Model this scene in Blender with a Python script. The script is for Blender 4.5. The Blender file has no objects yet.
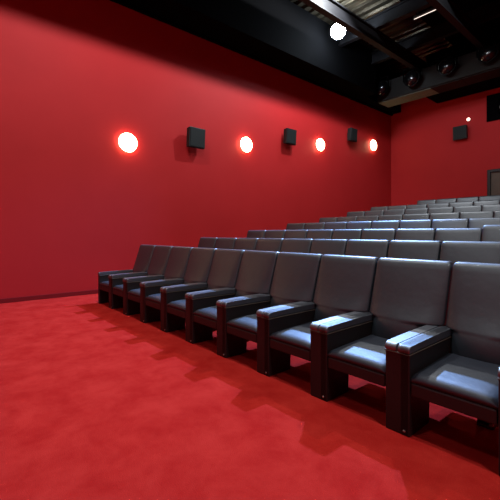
import bpy, bmesh, math, random
from mathutils import Vector, Matrix
random.seed(4)
C = bpy.context.scene.collection
PI = math.pi

# ------------------------------------------------------------------ materials
def mat(name, col, rough=.5, spec=.5, metal=0., noise=None, bump=None, emit=None, coat=0., sheen=0., ior=1.5):
    m = bpy.data.materials.new(name); m.use_nodes = True
    nt = m.node_tree; b = nt.nodes['Principled BSDF']
    b.inputs['Base Color'].default_value = (*col, 1)
    b.inputs['Roughness'].default_value = rough
    b.inputs['Specular IOR Level'].default_value = spec
    b.inputs['Metallic'].default_value = metal; b.inputs['IOR'].default_value = ior
    b.inputs['Coat Weight'].default_value = coat; b.inputs['Coat Roughness'].default_value = .48
    b.inputs['Sheen Weight'].default_value = sheen
    if emit:
        b.inputs['Emission Color'].default_value = (*emit[0], 1)
        b.inputs['Emission Strength'].default_value = emit[1]
    tc = nt.nodes.new('ShaderNodeTexCoord')
    if noise:                                   # (col2, scale, detail, low, high)
        n = nt.nodes.new('ShaderNodeTexNoise'); n.inputs['Scale'].default_value = noise[1]
        n.inputs['Detail'].default_value = noise[2]; n.inputs['Roughness'].default_value = .6
        nt.links.new(tc.outputs['Object'], n.inputs['Vector'])
        r = nt.nodes.new('ShaderNodeValToRGB')
        r.color_ramp.elements[0].position = noise[3]; r.color_ramp.elements[1].position = noise[4]
        r.color_ramp.elements[0].color = (*col, 1); r.color_ramp.elements[1].color = (*noise[0], 1)
        nt.links.new(n.outputs['Fac'], r.inputs['Fac'])
        nt.links.new(r.outputs['Color'], b.inputs['Base Color'])
    if bump:                                    # (scale, strength, distance)
        n = nt.nodes.new('ShaderNodeTexNoise'); n.inputs['Scale'].default_value = bump[0]
        n.inputs['Detail'].default_value = 4
        nt.links.new(tc.outputs['Object'], n.inputs['Vector'])
        bp = nt.nodes.new('ShaderNodeBump'); bp.inputs['Strength'].default_value = bump[1]
        bp.inputs['Distance'].default_value = bump[2]
        nt.links.new(n.outputs['Fac'], bp.inputs['Height'])
        nt.links.new(bp.outputs['Normal'], b.inputs['Normal'])
    return m

M = {}
M['wall'] = mat('red_wall_paint', (.38, .0165, .0175), .62, .12, noise=((.355, .015, .016), .8, 3, .35, .65), bump=(60, .05, .004))
M['black_ceiling'] = mat('black_ceiling_paint', (.0012, .0012, .0014), .9, .03)
M['deck'] = mat('galvanised_deck', (.095, .08, .055), .33, .5, metal=.9, bump=(12, .1, .01))
M['beam'] = mat('black_beam_paint', (.004, .004, .005), .6, .2)
M['leather'] = mat('black_leather', (.0105, .0175, .023), .46, .9, noise=((.0145, .021, .027), 3.5, 3, .35, .7), bump=(9, .22, .012))
M['cushion_leather'] = mat('black_cushion_leather', (.015, .018, .027), .54, .65, bump=(11, .22, .012))
M['pad'] = mat('black_pad_leather', (.022, .026, .036), .48, 1.0, coat=.35, ior=1.75, bump=(25, .06, .004))
M['frame'] = mat('dark_upholstered_panel', (.012, .008, .008), .5, .4)
M['shell'] = mat('black_back_shell', (.010, .010, .011), .5, .4)
M['piping'] = mat('worn_piping', (.07, .05, .035), .5, .4)
M['black_metal'] = mat('black_metal', (.006, .006, .007), .4, .4)
M['steel'] = mat('steel_bolt', (.55, .52, .48), .3, .5, metal=1)
M['skirt'] = mat('dark_red_skirting', (.16, .007, .008), .8, .1)
M['speaker'] = mat('black_speaker_cabinet', (.008, .009, .009), .5, .3)
M['grille'] = mat('dark_speaker_grille', (.007, .011, .011), .65, .25, bump=(220, .3, .003))
M['opal'] = mat('opal_glass_lit', (.9, .85, .75), .4, .5, emit=((1, .78, .46), 15))
M['rim'] = mat('dark_lamp_rim', (.09, .07, .06), .4, .5)
M['fillglow'] = mat('fill_lamp_glass_lit', (.9, .9, .95), .4, .5, emit=((1., .95, .92), 25))
M['lampglow'] = mat('lamp_glass_lit', (.9, .9, .95), .4, .5, emit=((.74, .86, 1.), 110))
SPOT_W = 7200
FILL_LAMPS = [(-2.35, -2.6, 7.72, .05, 200), (-2.35, 2.0, 7.72, .05, 310), (-2.35, 9.6, 7.72, .05, 130),  # unseen lamps added off view to fill walls, floor and seats
         (1.85, 1.2, 7.43, .05, 480), (1.85, 7.0, 7.43, .05, 130),
         (-5.2, 2.0, 7.67, .06, 430), (-5.2, 8.0, 7.67, .06, 740)]  # unseen pair placed to match the speaker shadows
M['tube'] = mat('glowing_strip', (.9, .88, .8), .4, .5, emit=((1, .90, .78), .8))
M['beige'] = mat('beige_board', (.13, .18, .14), .7, .2, noise=((.11, .15, .12), 6, 3, .3, .7))
M['bulkhead'] = mat('dark_bulkhead_board', (.011, .011, .0095), .7, .2)
M['ball'] = mat('black_gloss', (.003, .003, .0035), .16, .5)
M['door'] = mat('brown_door_wood', (.085, .058, .036), .5, .4, noise=((.065, .044, .028), 4, 4, .3, .7))
M['glass'] = mat('dark_glass', (.006, .006, .007), .08, .6)
M['grey'] = mat('light_grey_metal', (.33, .33, .31), .45, .5)
M['led'] = mat('indicator_lamp', (.9, .7, .65), .4, .5, emit=((1, .62, .52), 2.2))

# carpet: two scales of mottling, soft sheen, fine pile bump
def carpet():
    m = mat('red_carpet', (.38, .02, .02), .95, 0.)
    nt = m.node_tree; b = nt.nodes['Principled BSDF']
    tc = nt.nodes.new('ShaderNodeTexCoord')
    n1 = nt.nodes.new('ShaderNodeTexNoise'); n1.inputs['Scale'].default_value = 3.4; n1.inputs['Detail'].default_value = 6
    n1.inputs['Roughness'].default_value = .65; n1.inputs['Distortion'].default_value = .2
    n2 = nt.nodes.new('ShaderNodeTexNoise'); n2.inputs['Scale'].default_value = 160; n2.inputs['Detail'].default_value = 3
    r1 = nt.nodes.new('ShaderNodeValToRGB')
    r1.color_ramp.elements[0].position = .36; r1.color_ramp.elements[1].position = .66
    r1.color_ramp.elements[0].color = (.36, .0135, .0105, 1); r1.color_ramp.elements[1].color = (.455, .0250, .0175, 1)
    mx = nt.nodes.new('ShaderNodeMix'); mx.data_type = 'RGBA'; mx.blend_type = 'MULTIPLY'
    mx.inputs['Factor'].default_value = .35
    nt.links.new(tc.outputs['Object'], n1.inputs['Vector']); nt.links.new(tc.outputs['Object'], n2.inputs['Vector'])
    nt.links.new(n1.outputs['Fac'], r1.inputs['Fac'])
    r2 = nt.nodes.new('ShaderNodeValToRGB')
    r2.color_ramp.elements[0].position = .3; r2.color_ramp.elements[1].position = .7
    r2.color_ramp.elements[0].color = (.6, .6, .6, 1)
    nt.links.new(n2.outputs['Fac'], r2.inputs['Fac'])
    nt.links.new(r1.outputs['Color'], mx.inputs['A']); nt.links.new(r2.outputs['Color'], mx.inputs['B'])
    nt.links.new(mx.outputs['Result'], b.inputs['Base Color'])
    bp = nt.nodes.new('ShaderNodeBump'); bp.inputs['Strength'].default_value = .4; bp.inputs['Distance'].default_value = .006
    nt.links.new(n2.outputs['Fac'], bp.inputs['Height']); nt.links.new(bp.outputs['Normal'], b.inputs['Normal'])
    return m
M['carpet'] = carpet()

# ------------------------------------------------------------------ helpers
def obj(name, bm, m, parent=None, smooth=False, loc=None):
    bmesh.ops.recalc_face_normals(bm, faces=bm.faces[:])
    me = bpy.data.meshes.new(name); bm.to_mesh(me); bm.free()
    me.materials.append(m)
    if smooth:
        me.polygons.foreach_set('use_smooth', [True] * len(me.polygons))
    o = bpy.data.objects.new(name, me); C.objects.link(o)
    if parent: o.parent = parent
    if loc: o.location = loc
    return o

def tag(o, label=None, cat=None, group=None, kind=None):
    if label: o['label'] = label
    if cat: o['category'] = cat
    if group: o['group'] = group
    if kind: o['kind'] = kind
    return o

def thing(name, loc=(0, 0, 0), rot=(0, 0, 0)):
    o = bpy.data.objects.new(name, None); C.objects.link(o)
    o.location = loc; o.rotation_euler = rot; o.empty_display_size = .1
    return o

def struct(name, bm, m, parent=None, loc=None, smooth=False):
    o = obj(name, bm, m, parent, smooth, loc)
    if parent is None: o['kind'] = 'structure'
    return o

def box(bm, x0, x1, y0, y1, z0, z1, bev=0., seg=2):
    r = bmesh.ops.create_cube(bm, size=1)
    bmesh.ops.scale(bm, vec=(x1-x0, y1-y0, z1-z0), verts=r['verts'])
    bmesh.ops.translate(bm, vec=((x0+x1)/2, (y0+y1)/2, (z0+z1)/2), verts=r['verts'])
    if bev:
        es = list({e for v in r['verts'] for e in v.link_edges})
        bmesh.ops.bevel(bm, geom=es, offset=bev, segments=seg, profile=.5, affect='EDGES')
    return bm

def B(*a, **k): return box(bmesh.new(), *a, **k)

def prism(bm, pts, axis, a, b, bev=0., seg=2):
    """extrude polygon pts (2D) along axis from a to b"""
    def P(p, t):
        return {'X': (t, p[0], p[1]), 'Y': (p[0], t, p[1]), 'Z': (p[0], p[1], t)}[axis]
    v0 = [bm.verts.new(P(p, a)) for p in pts]; v1 = [bm.verts.new(P(p, b)) for p in pts]
    bm.faces.new(v0); bm.faces.new(v1[::-1])
    n = len(pts)
    for i in range(n): bm.faces.new((v0[i], v1[i], v1[(i+1) % n], v0[(i+1) % n]))
    if bev:
        es = list({e for v in v0+v1 for e in v.link_edges})
        bmesh.ops.bevel(bm, geom=es, offset=bev, segments=seg, profile=.5, affect='EDGES')
    return bm

def lathe(bm, prof, axis='Z', n=32, origin=(0, 0, 0)):
    """profile (r, h) revolved about axis"""
    rings = []
    for r, h in prof:
        ring = []
        for i in range(n):
            t = 2*PI*i/n; a, b = r*math.cos(t), r*math.sin(t)
            p = {'Z': (a, b, h), 'X': (h, a, b), 'Y': (a, h, b)}[axis]
            ring.append(bm.verts.new(Vector(p)+Vector(origin)))
        rings.append(ring)
    for A, D in zip(rings, rings[1:]):
        for i in range(n): bm.faces.new((A[i], A[(i+1) % n], D[(i+1) % n], D[i]))
    bm.faces.new(rings[0][::-1]); bm.faces.new(rings[-1])
    return bm

def tube(bm, p, q, r, n=12):
    p, q = Vector(p), Vector(q); d = q-p
    res = bmesh.ops.create_cone(bm, cap_ends=True, segments=n, radius1=r, radius2=r, depth=d.length)
    bmesh.ops.transform(bm, matrix=Matrix.Translation((p+q)/2) @ d.to_track_quat('Z', 'Y').to_matrix().to_4x4(), verts=res['verts'])
    return bm

def copy_tree(o, parent=None):
    c = o.copy(); C.objects.link(c)
    if parent: c.parent = parent
    for ch in list(o.children): copy_tree(ch, c)
    return c

# ------------------------------------------------------------------ the hall
XW, XR, YF, YB = -8.149, 5.0, -5.5, 15.15
ROWY = 1.4118                                    # row spacing
RISE = [0, .135, .30, .495, .69, .92, 1.14, 1.39]
EDGE0 = 3.46                                     # front edge of the first tier
ZDECK = 8.05

pts = [(YF, -.3), (YF, 0)]
for k in range(1, 8):
    y = EDGE0+(k-1)*ROWY
    pts += [(y, RISE[k-1]), (y, RISE[k])]
pts += [(YB, RISE[7]), (YB, -.3)]
struct('floor', prism(bmesh.new(), pts, 'X', XW, XR), M['carpet'])
struct('wall_left', B(XW-.2, XW, YF-.2, YB+.2, -.3, ZDECK+.4), M['wall'])
struct('wall_right', B(XR, XR+.2, YF-.2, YB+.2, -.3, ZDECK+.4), M['wall'])
struct('wall_front', B(XW, XR, YF-.2, YF, -.3, ZDECK+.4), M['wall'])

# back wall with a doorway and the projection window cut through it
DX0, DX1, DZ0, DZ1 = -4.47, -3.30, RISE[7], 3.60
WX0, WX1, WZ0, WZ1 = -4.47, -3.0, 5.33, 6.27
bm = bmesh.new()
for a in ((XW, DX0, -.3, ZDECK+.4), (DX0, DX1, DZ1, WZ0), (DX0, DX1, -.3, DZ0), (DX0, WX1, WZ1, ZDECK+.4),
          (DX1, WX1, -.3, WZ0), (WX1, XR, -.3, ZDECK+.4)):
    box(bm, a[0], a[1], YB, YB+.25, a[2], a[3])
struct('wall_back', bm, M['wall'])
d = struct('door_1', B(DX0+.09, DX1-.09, YB+.10, YB+.15, DZ0, DZ1-.09, bev=.004), M['door'])
bm = bmesh.new()
box(bm, DX0, DX0+.09, YB+.02, YB+.22, DZ0, DZ1); box(bm, DX1-.09, DX1, YB+.02, YB+.22, DZ0, DZ1)
box(bm, DX0+.09, DX1-.09, YB+.02, YB+.22, DZ1-.09, DZ1)
obj('door_frame', bm, M['black_metal'], d)
bm = bmesh.new(); tube(bm, (DX1-.2, YB+.10, DZ0+1.0), (DX1-.2, YB+.04, DZ0+1.0), .012); tube(bm, (DX1-.2, YB+.04, DZ0+1.0), (DX1-.33, YB+.04, DZ0+1.0), .011)
obj('door_handle', bm, M['steel'], d)
w = struct('window_1', B(WX0+.36, WX1-.06, YB+.20, YB+.215, WZ0+.06, WZ1-.06), M['glass'])
bm = bmesh.new()
box(bm, WX0, WX0+.36, YB-.04, YB+.25, WZ0, WZ1); box(bm, WX1-.06, WX1, YB-.04, YB+.25, WZ0, WZ1)
box(bm, WX0+.36, WX1-.06, YB-.04, YB+.25, WZ0, WZ0+.20); box(bm, WX0+.36, WX1-.06, YB-.04, YB+.25, WZ1-.20, WZ1)
obj('window_frame', bm, M['black_ceiling'], w)
# small grey fitting mounted behind the projection window's opening
t = thing('projector_lens', (-3.97, YB+.20, 5.78))
tag(t, 'light grey fitting inside the black projection window on the back wall', 'lens')
obj('lens_barrel', lathe(bmesh.new(), [(.10, 0), (.10, -.10), (.12, -.10), (.12, -.16), (.085, -.16), (.085, -.12)], 'Y', 24), M['grey'], t)
obj('lens_glass', lathe(bmesh.new(), [(.084, -.115), (.06, -.125), (.02, -.13)], 'Y', 24), M['glass'], t)

# ceiling: corrugated metal deck, ridges running across the hall
bm = bmesh.new(); prof = []
y = YF-.2; per = .30
while y < YB+.3:
    prof += [(y, ZDECK), (y+.12, ZDECK), (y+.15, ZDECK+.07), (y+.27, ZDECK+.07)]; y += per
prof2 = prof+[(prof[-1][0], ZDECK+.25), (prof[0][0], ZDECK+.25)]
v0 = [bm.verts.new((XW-.2, a, b)) for a, b in prof2]; v1 = [bm.verts.new((XR+.2, a, b)) for a, b in prof2]
for i in range(len(prof2)):
    j = (i+1) % len(prof2); bm.faces.new((v0[i], v1[i], v1[j], v0[j]))
struct('ceiling', bm, M['deck'])
# soffit above the left wall, the groove strip under it, and the skirting
struct('trim_1', B(XW, -7.30, YF, 12.45, 6.50, ZDECK-.001), M['black_ceiling'])
struct('trim_2', B(XW, XW+.10, YF, YB, 6.44, 6.50, bev=.008), M['black_ceiling'])
struct('trim_3', B(-6.2, XR, 14.15, YB, 6.47, ZDECK-.001), M['black_ceiling'])
struct('trim_4', B(XW, -7.70, 12.45, YB, 6.50, ZDECK-.001), M['black_ceiling'])
struct('baseboard_left', B(XW, XW+.018, YF, EDGE0, 0, .085, bev=.004), M['skirt'])
struct('trim_5', B(-5.15, XR, YF, 14.15, ZDECK-.10, ZDECK-.05), M['black_ceiling'])  # black sheet added to keep the deck dark away from the lamp
n = 6
for x in (-6.02, -3.97, -1.9, .2, 2.3):          # beams along the hall
    bm = bmesh.new()
    box(bm, x-.09, x+.09, YF, YB, 7.10, 7.14); box(bm, x-.09, x+.09, YF, YB, 7.48, 7.52); box(bm, x-.02, x+.02, YF, YB, 7.14, 7.48)
    struct('trim_%d' % n, bm, M['beam']); n += 1
for y in (-3.8, .7, 5.2, 10.2, 12.2):                  # beams across the hall, carrying the deck
    bm = bmesh.new()
    box(bm, XW, XR, y-.08, y+.08, 7.52, 7.56); box(bm, XW, XR, y-.08, y+.08, 7.90, 7.945); box(bm, XW, XR, y-.02, y+.02, 7.56, 7.90)
    struct('trim_%d' % n, bm, M['beam']); n += 1

# ------------------------------------------------------------------ cinema seats
S = .6478                                        # seat spacing
YS = 2.28                                        # armrest front of the first row
def lerp(a, b, t): return a+(b-a)*t

def backrest_mesh(front=True):
    """rings from bottom to top; local y measured from the armrest front"""
    bm = bmesh.new(); rings = []
    cx = S/2
    levels = [0, .04, .10, .16, .22, .265, .285, .295, .305, .315, .325, .335, .36, .42, .5, .6, .7, .8, .9, .955, .985, 1.0]
    z0, z1 = .36, 1.075
    for i, t in enumerate(levels):
        z = lerp(z0, z1, t)
        yc = .585+(z-.36)*.302                   # front face line (leaning back)
        q = min(1, max(0, (z-.565)/.030)); q = q*q*(3-2*q)
        w = lerp(.234, .3165, q); cx = lerp(.2915, S/2, q)
        th = .095
        sh = 0
        if t > .95:
            q = (t-.95)/.05; sh = .022*(1-math.sqrt(max(0, 1-q*q)))
        if t < .05:
            q = 1-t/.05; sh = .03*q
        ring = []
        N = 44
        for k in range(N):
            a = 2*PI*k/N
            ca, sa = math.cos(a), math.sin(a)
            e = .22
            X = math.copysign(abs(ca)**e, ca); Y = math.copysign(abs(sa)**e, sa)
            x = X*(w-sh)
            # the front bulges as a soft pad, most in the lumbar zone
            y = (Y*.5+.5)*(th-2*sh)+sh
            if Y < 0:
                lum = .050*math.exp(-((t-.22)/.20)**2)+.020*math.sin(PI*min(1, t))
                y -= lum*(1-(abs(x)/w)**3)*(-Y)
            ring.append(bm.verts.new((cx+x, yc+y, z)))
        rings.append(ring)
    for A, D in zip(rings, rings[1:]):
        m = len(A)
        for i in range(m): bm.faces.new((A[i], A[(i+1) % m], D[(i+1) % m], D[i]))
    bm.faces.new(rings[0][::-1]); bm.faces.new(rings[-1])
    return bm

def cushion_mesh():
    bm = bmesh.new()
    x0, x1 = .052, S-.118
    nx, ny = 12, 14
    def top(u, v):
        z = .400+.022*v
        r = min(u, 1-u)
        z += .016*(1-(abs(2*u-1))**4)*math.sin(PI*min(1, v*1.1+.1))
        if v < .07: z -= .020*(1-v/.07)**2
        if r < .03: z -= .012*(1-r/.03)
        return z
    T = [[bm.verts.new((lerp(x0, x1, i/nx), lerp(.004, .62, j/ny), top(i/nx, j/ny))) for i in range(nx+1)] for j in range(ny+1)]
    Bt = [[bm.verts.new((lerp(x0, x1, i/nx), lerp(.010, .62, j/ny), .352)) for i in range(nx+1)] for j in range(ny+1)]
    for j in range(ny):
        for i in range(nx):
            bm.faces.new((T[j][i], T[j][i+1], T[j+1][i+1], T[j+1][i]))
            bm.faces.new((Bt[j][i], Bt[j+1][i], Bt[j+1][i+1], Bt[j][i+1]))
    for i in range(nx):
        bm.faces.new((T[0][i], Bt[0][i], Bt[0][i+1], T[0][i+1])); bm.faces.new((T[ny][i], T[ny][i+1], Bt[ny][i+1], Bt[ny][i]))
    for j in range(ny):
        bm.faces.new((T[j][0], T[j+1][0], Bt[j+1][0], Bt[j][0])); bm.faces.new((T[j][nx], Bt[j][nx], Bt[j+1][nx], T[j+1][nx]))
    return bm

def pad_mesh(x0, x1, y0, y1, z0, z1):
    """one padded strip with a rolled front nose"""
    bm = bmesh.new(); h = z1-z0
    prof = [(y0+.006, z0)]
    for k in range(7):
        a = PI+(-PI/2)*k/6
        prof.append((y0+.030+.030*math.cos(a), z1-.030+.030*math.sin(a)))
    prof += [(lerp(y0, y1, .35), z1+.005), (lerp(y0, y1, .7), z1+.008), (y1, z1+.010), (y1, z0)]
    prism(bm, prof, 'X', x0, x1)
    es = [e for e in bm.edges if abs(e.verts[0].co.x-e.verts[1].co.x) < 1e-6]
    bmesh.ops.bevel(bm, geom=es, offset=.009, segments=3, profile=.5, affect='EDGES')
    return bm

def armrest(parent, x0, x1):
    """L-shaped arm: leg panel to the floor in front, side panel reaching back to the backrest"""
    bm = bmesh.new()
    prism(bm, [(0, 0), (.285, 0), (.285, .265), (.80, .265), (.80, .535), (.74, .545), (.69, .53), (0, .525)], 'X', x0, x1, bev=.008)
    a = obj('armrest', bm, M['frame'], parent)
    w = x1-x0
    n = 2 if w > .12 else 1
    for k in range(n):
        obj('arm_pad', pad_mesh(x0-.003+(w+.006)*k/n+(.004 if k else .001), x0-.003+(w+.006)*(k+1)/n-(.004 if k+1 < n else .001), -.008, .685, .530, .578), M['pad'], a, smooth=False)
    bm = bmesh.new(); box(bm, x0-.004, x1+.004, -.006, .68, .518, .527, bev=.003, seg=1)
    obj('piping', bm, M['piping'], a)
    bm = bmesh.new(); lathe(bm, [(.008, .0), (.008, -.006), (.005, -.009)], 'Y', 12, (x1-.035, .002, .03))
    obj('bolt', bm, M['steel'], a)
    return a

def make_seat():
    t = thing('cinema_seat')
    obj('backrest', backrest_mesh(), M['leather'], t, smooth=True)
    # thin rear shell behind the upholstery
    bm = bmesh.new(); prism(bm, [(.758, .62), (.772, .62), (.895, 1.03), (.882, 1.03)], 'X', .05, S-.05, bev=.006)
    obj('back_shell', bm, M['shell'], t)
    obj('seat_cushion', cushion_mesh(), M['cushion_leather'], t, smooth=True)
    bm = bmesh.new(); box(bm, .056, S-.121, .004, .60, .265, .350, bev=.010)
    obj('seat_base', bm, M['frame'], t)
    armrest(t, S-.115, S+.050)
    bm = bmesh.new(); prism(bm, [(.50, .0), (.66, 0), (.66, .02), (.62, .03), (.60, .262), (.54, .262), (.52, .03), (.50, .02)], 'X', .27, .37, bev=.004)
    p = obj('pedestal', bm, M['black_metal'], t)
    bm = bmesh.new(); lathe(bm, [(.014, .0), (.014, .012), (.009, .018)], 'Z', 10, (.355, .512, .022))
    obj('pedestal_bolt', bm, M['steel'], p)
    return t

CAMY = .862
FPX, V0 = 365.6, 233.3
def upx(x, y):
    d = -math.sin(CAMY)*x+math.cos(CAMY)*y; r = math.cos(CAMY)*x+math.sin(CAMY)*y
    return 250+FPX*r/d
G0 = -1.1537                                     # gap line between the 9th and 10th seat
ORD = ['first', 'second', 'third', 'fourth', 'fifth', 'sixth', 'seventh', 'eighth', 'ninth', 'tenth', 'eleventh']
ROWN = ['front', 'second', 'third', 'fourth', 'fifth', 'sixth', 'seventh']
proto = make_seat()
first = True
for r in range(8):
    yb = 3.087+ROWY*r
    off = .5*S if r == 7 else 0
    xs = []
    j = -9 if r < 7 else -8
    while True:
        x = G0+j*S+(off if r == 7 else 0)
        if r == 7: x = -6.0+S*(j+8)
        if upx(x+.02, yb) > 499.5: break
        xs.append(x); j += 1
    for k, x in enumerate(xs):
        s = proto if first else copy_tree(proto); first = False
        s.location = (x, YS+ROWY*r, RISE[r])
        where = 'back' if r == 7 else ROWN[r]
        if k == 0: lab = 'black leather cinema seat at the left wall end of the %s row' % where
        elif k == len(xs)-1: lab = 'black leather cinema seat in the %s row, cut by the right edge of the view' % where
        else: lab = 'black leather cinema seat in the %s row, %s from its left end' % (where, ORD[k])
        tag(s, lab, 'seat', '%s row of black cinema seats' % where)
        if k == 0: armrest(s, -.015, .052)
        if r == 2 and x > -1.95:                 # one seat whose back stands a little higher
            s.location.z += .0
            for ch in s.children:
                if ch.name.startswith(('backrest', 'back_shell')): ch.location.z += .045; ch.rotation_euler.x = .0

# ------------------------------------------------------------------ round wall lamps
def make_sconce():
    t = thing('wall_lamp')
    obj('back_plate', lathe(bmesh.new(), [(.165, 0), (.165, .026), (.178, .028), (.178, .036), (.15, .038)], 'X', 40), M['rim'], t, smooth=False)
    obj('lamp_shade', lathe(bmesh.new(), [(.178, .040), (.205, .048), (.214, .060), (.208, .080), (.188, .102), (.155, .120), (.10, .134), (.05, .140), (.01, .141)], 'X', 40), M['opal'], t, smooth=True)
    return t
sc = make_sconce()  # shared by all five
for i, (y, z, lab) in enumerate([
        (3.295, 3.358, 'round glowing wall lamp on the left red wall, nearest the camera'),
        (6.796, 3.862, 'round glowing wall lamp between the nearest and the middle black wall speaker'),
        (10.17, 4.393, 'round glowing wall lamp between the middle and the farthest side-wall speaker'),
        (13.60, 4.911, 'round glowing wall lamp on the left wall, nearest the back corner')]):
    s = sc if i == 0 else copy_tree(sc)
    s.location = (XW, y, z); tag(s, lab, 'lamp', 'round lamps along the left wall')
s = copy_tree(sc); s.location = (XW, -.15, 2.85)
tag(s, 'round glowing wall lamp just past the left edge of the view', 'lamp', 'round lamps along the left wall')

# ------------------------------------------------------------------ wall speakers
def make_speaker():
    t = thing('wall_speaker')                    # origin on the wall, facing +X
    bm = bmesh.new(); prism(bm, [(.10, -.235), (.235, -.25), (.27, .25), (.12, .235)], 'Y', -.235, .235, bev=.010)
    obj('cabinet', bm, M['speaker'], t)
    bm = bmesh.new(); prism(bm, [(.238, -.225), (.249, -.225), (.2825, .228), (.2715, .228)], 'Y', -.205, .205, bev=.003)
    obj('grille', bm, M['grille'], t)
    bm = bmesh.new(); box(bm, 0, .012, -.08, .08, -.10, .10, bev=.003); box(bm, .012, .12, -.03, .03, -.04, .04)
    obj('bracket', bm, M['black_metal'], t)
    return t
sp = make_speaker()
for i, (loc, rz, sc_, lab) in enumerate([
        ((XW, 5.02, 3.72), 0, 1, 'black box speaker on the left wall between the two nearest round lamps'),
        ((XW, 8.50, 4.35), 0, .95, 'black box speaker on the left wall between the second and third round lamps'),
        ((XW, 11.93, 5.01), 0, .95, 'black box speaker on the left wall between the third and fourth round lamps'),
        ((-5.30, YB, 5.08), -PI/2, 1, 'black box speaker on the red back wall left of the projection window')]):
    s = sp if i == 0 else copy_tree(sp)
    s.location = loc; s.rotation_euler.z = rz; s.scale = (1, sc_, sc_)
    tag(s, lab, 'speaker', 'black wall speakers')

t = thing('indicator_lamp', (-5.07, YB, 5.567))
tag(t, 'tiny glowing white lamp on the back wall above the black speaker', 'lamp')
obj('lamp_base', lathe(bmesh.new(), [(.075, 0), (.075, -.02), (.065, -.03)], 'Y', 20), M['rim'], t)
obj('lamp_lens', lathe(bmesh.new(), [(.062, -.03), (.055, -.055), (.035, -.075), (.008, -.082)], 'Y', 20), M['led'], t, smooth=True)

# ------------------------------------------------------------------ bulkhead with round spotlights
t = thing('ceiling_bulkhead', (-7.66, 13.2, 6.46))
tag(t, 'long dark bulkhead box under the ceiling by the back wall', 'bulkhead')
L = XR+7.66
bm = bmesh.new(); box(bm, 0, L, 0, .06, .0, .70)
box(bm, 0, .04, .06, .80, 0.0, .70); box(bm, .04, L, .74, .80, 0.0, .70)
obj('face_board', bm, M['bulkhead'], t)
x = .0; k = 0
while x < L-.1:
    x1 = min(x+1.0, L)
    obj('underside_panel', B(x+.006, x1-.006, .065, .795, -.03, -.001, bev=.004), M['beige'] if k < 2 else M['bulkhead'], t); x = x1; k += 1
obj('top_board', B(0, L, 0, .80, .701, .72), M['bulkhead'], t)

def make_spot():
    t = thing('round_spotlight')
    bm = bmesh.new(); lathe(bm, [(.02, .26), (.12, .25), (.20, .20), (.25, .12), (.265, 0.03), (.285, .03), (.285, -.02), (.262, -.02)], 'Y', 36)
    obj('housing', bm, M['ball'], t, smooth=False)
    bm = bmesh.new(); lathe(bm, [(.258, -.018), (.235, -.07), (.18, -.12), (.10, -.150), (.02, -.16)], 'Y', 36)
    obj('lens', bm, M['ball'], t, smooth=True)
    bm = bmesh.new()
    for s in (-1, 1): box(bm, s*.30-.012, s*.30+.012, -.03, .03, -.05, .36)
    box(bm, -.312, .312, -.03, .03, .36, .385); box(bm, -.03, .03, .03, .30, .36, .385)
    obj('yoke', bm, M['black_ceiling'], t)
    return t
so = make_spot()
for i, (x, z, lab) in enumerate([
        (-7.38, 6.86, 'round black spotlight at the left end of the dark ceiling bulkhead'),
        (-6.18, 6.85, 'round black spotlight second from the left end of the ceiling bulkhead'),
        (-4.98, 6.88, 'round black spotlight third from the left end of the ceiling bulkhead'),
        (-3.79, 6.87, 'round black spotlight at the right edge of the view on the ceiling bulkhead')]):
    s = so if i == 0 else copy_tree(so)
    s.location = (x, 12.93, z)
    tag(s, lab, 'spotlight', 'round black spotlights on the bulkhead')

# ------------------------------------------------------------------ ceiling lamps
def bulb_mesh(r, sub=2):
    bm = bmesh.new(); bmesh.ops.create_icosphere(bm, subdivisions=sub, radius=r); return bm
def lamp_light(parent, kind, energy, col, r, aim=None, ang=60, blend=.3, at=(0, 0, 0)):
    l = bpy.data.lights.new('lamp_beam', kind); l.energy = energy; l.color = col; l.shadow_soft_size = r
    if kind == 'SPOT': l.spot_size = math.radians(ang); l.spot_blend = blend
    o = bpy.data.objects.new('lamp_beam', l); C.objects.link(o); o.parent = parent; o.location = at
    if aim is not None: o.rotation_euler = Vector(aim).to_track_quat('-Z', 'Y').to_euler()
    return o

# the dazzling lamp in view: a globe in front of a spotlight can, aimed down at the front rows
SX, SY, SZ = -6.59, 9.12, 7.35
t = thing('ceiling_lamp', (SX, SY, SZ))
tag(t, 'dazzling white lamp hanging under the black ceiling', 'lamp', 'white ceiling lamps')
aim = (Vector((-3.0, 1.6, 0))-Vector((SX, SY, SZ))).normalized()
obj('lamp_globe', bulb_mesh(.22, 3), M['lampglow'], t, smooth=True)
bm = lathe(bmesh.new(), [(.05, .52), (.13, .50), (.17, .44), (.17, .24), (.15, .23)], 'Z', 28)
bmesh.ops.rotate(bm, verts=bm.verts[:], matrix=(-aim).to_track_quat('Z', 'Y').to_matrix(), cent=(0, 0, 0))
obj('lamp_can', bm, M['black_metal'], t)
bm = bmesh.new(); tube(bm, -aim*.36, (-aim*.36).xy.to_3d()+Vector((0, 0, ZDECK-SZ)), .016)
obj('hanger_rod', bm, M['black_metal'], t)
lamp_light(t, 'SPOT', SPOT_W, (.24, .46, 1.0), .09, aim, 66, .35, aim*.24)

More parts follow.
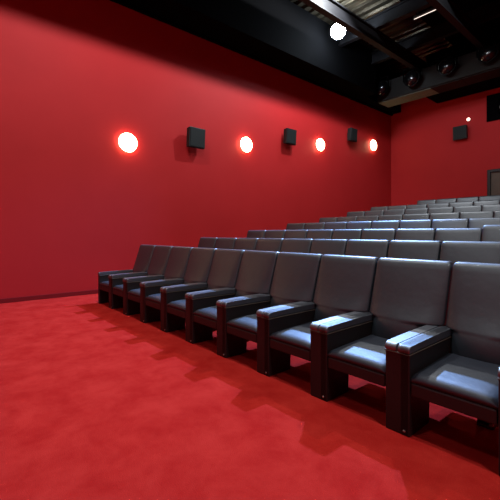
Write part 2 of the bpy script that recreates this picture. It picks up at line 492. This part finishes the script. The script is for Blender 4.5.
def fill_lamp(x, y, z, r, watts, lab, aim=None):  # one added off-view fill light, dressed as a hooded fitting
    t = thing('ceiling_lamp', (x, y, z))
    obj('lamp_bulb', bulb_mesh(.04), M['fillglow'], t, smooth=True, loc=(0, 0, r+.05))
    if aim: lamp_light(t, 'SPOT', watts, (.91, .95, 1.0), r, Vector(aim)-Vector((x, y, z)), 150, .35)
    else: lamp_light(t, 'POINT', watts, (.91, .95, 1.0), r)
    R = r+.09
    bm = bmesh.new()
    lathe(bm, [(R, .03), (R+.01, .03), (R+.01, .10), (R*.7, .10+R*.8), (.03, .10+R), (.03, .085+R), (R*.66, .085+R*.8), (R, .095)], 'Z', 28)
    obj('lamp_hood', bm, M['black_metal'], t)
    bm = bmesh.new(); tube(bm, (0, 0, .09+R), (0, 0, ZDECK-z), .014) if ZDECK-z > .1+R else box(bm, -.02, .02, -.02, .02, .09+R, .10+R)
    obj('hanger_rod', bm, M['black_metal'], t)
    tag(t, lab, 'lamp', 'white ceiling lamps')
    return t
ZF1, ZF2 = 7.66, 7.41
for (x, y, z, r, p) in FILL_LAMPS:
    fill_lamp(x, y, z, r, p, 'white hooded lamp added under the ceiling outside the view to light the hall', (XW, 6.6, 2.5) if (x, y) == (-5.2, 8.0) else None)

t = thing('bright_strip', (-4.80, 10.2, 7.32))  # thin bright strip, built as a glowing tube on a dark holder
tag(t, 'thin bright strip under a black ceiling beam', 'lamp')
bm = bmesh.new(); tube(bm, (0, 0, 0), (.62, 0, 0), .011); obj('tube', bm, M['tube'], t)
bm = bmesh.new(); box(bm, -.03, .65, -.03, .03, .03, .08); box(bm, -.03, -.005, -.02, .02, -.02, .03); box(bm, .625, .65, -.02, .02, -.02, .03)
for x in (.1, .52): tube(bm, (x, 0, .08), (x, 0, .204), .008)
obj('strip_holder', bm, M['black_metal'], t)

# ------------------------------------------------------------------ world, camera, view
w = bpy.data.worlds.new('world'); bpy.context.scene.world = w; w.use_nodes = True
w.node_tree.nodes['Background'].inputs[0].default_value = (0, 0, 0, 1)
cam = bpy.data.cameras.new('camera'); co = bpy.data.objects.new('camera', cam); C.objects.link(co)
co.location = (0, 0, 1.3); co.rotation_euler = (PI/2, 0, CAMY)
cam.sensor_width = 36; cam.lens = FPX/500*36; cam.shift_y = (V0-250)/500
cam.clip_start = .05
sc_ = bpy.context.scene; sc_.camera = co
vs = sc_.view_settings; vs.view_transform = 'Standard'; vs.look = 'None'; vs.gamma = 1; vs.use_curve_mapping = False
vs.exposure = 0.48
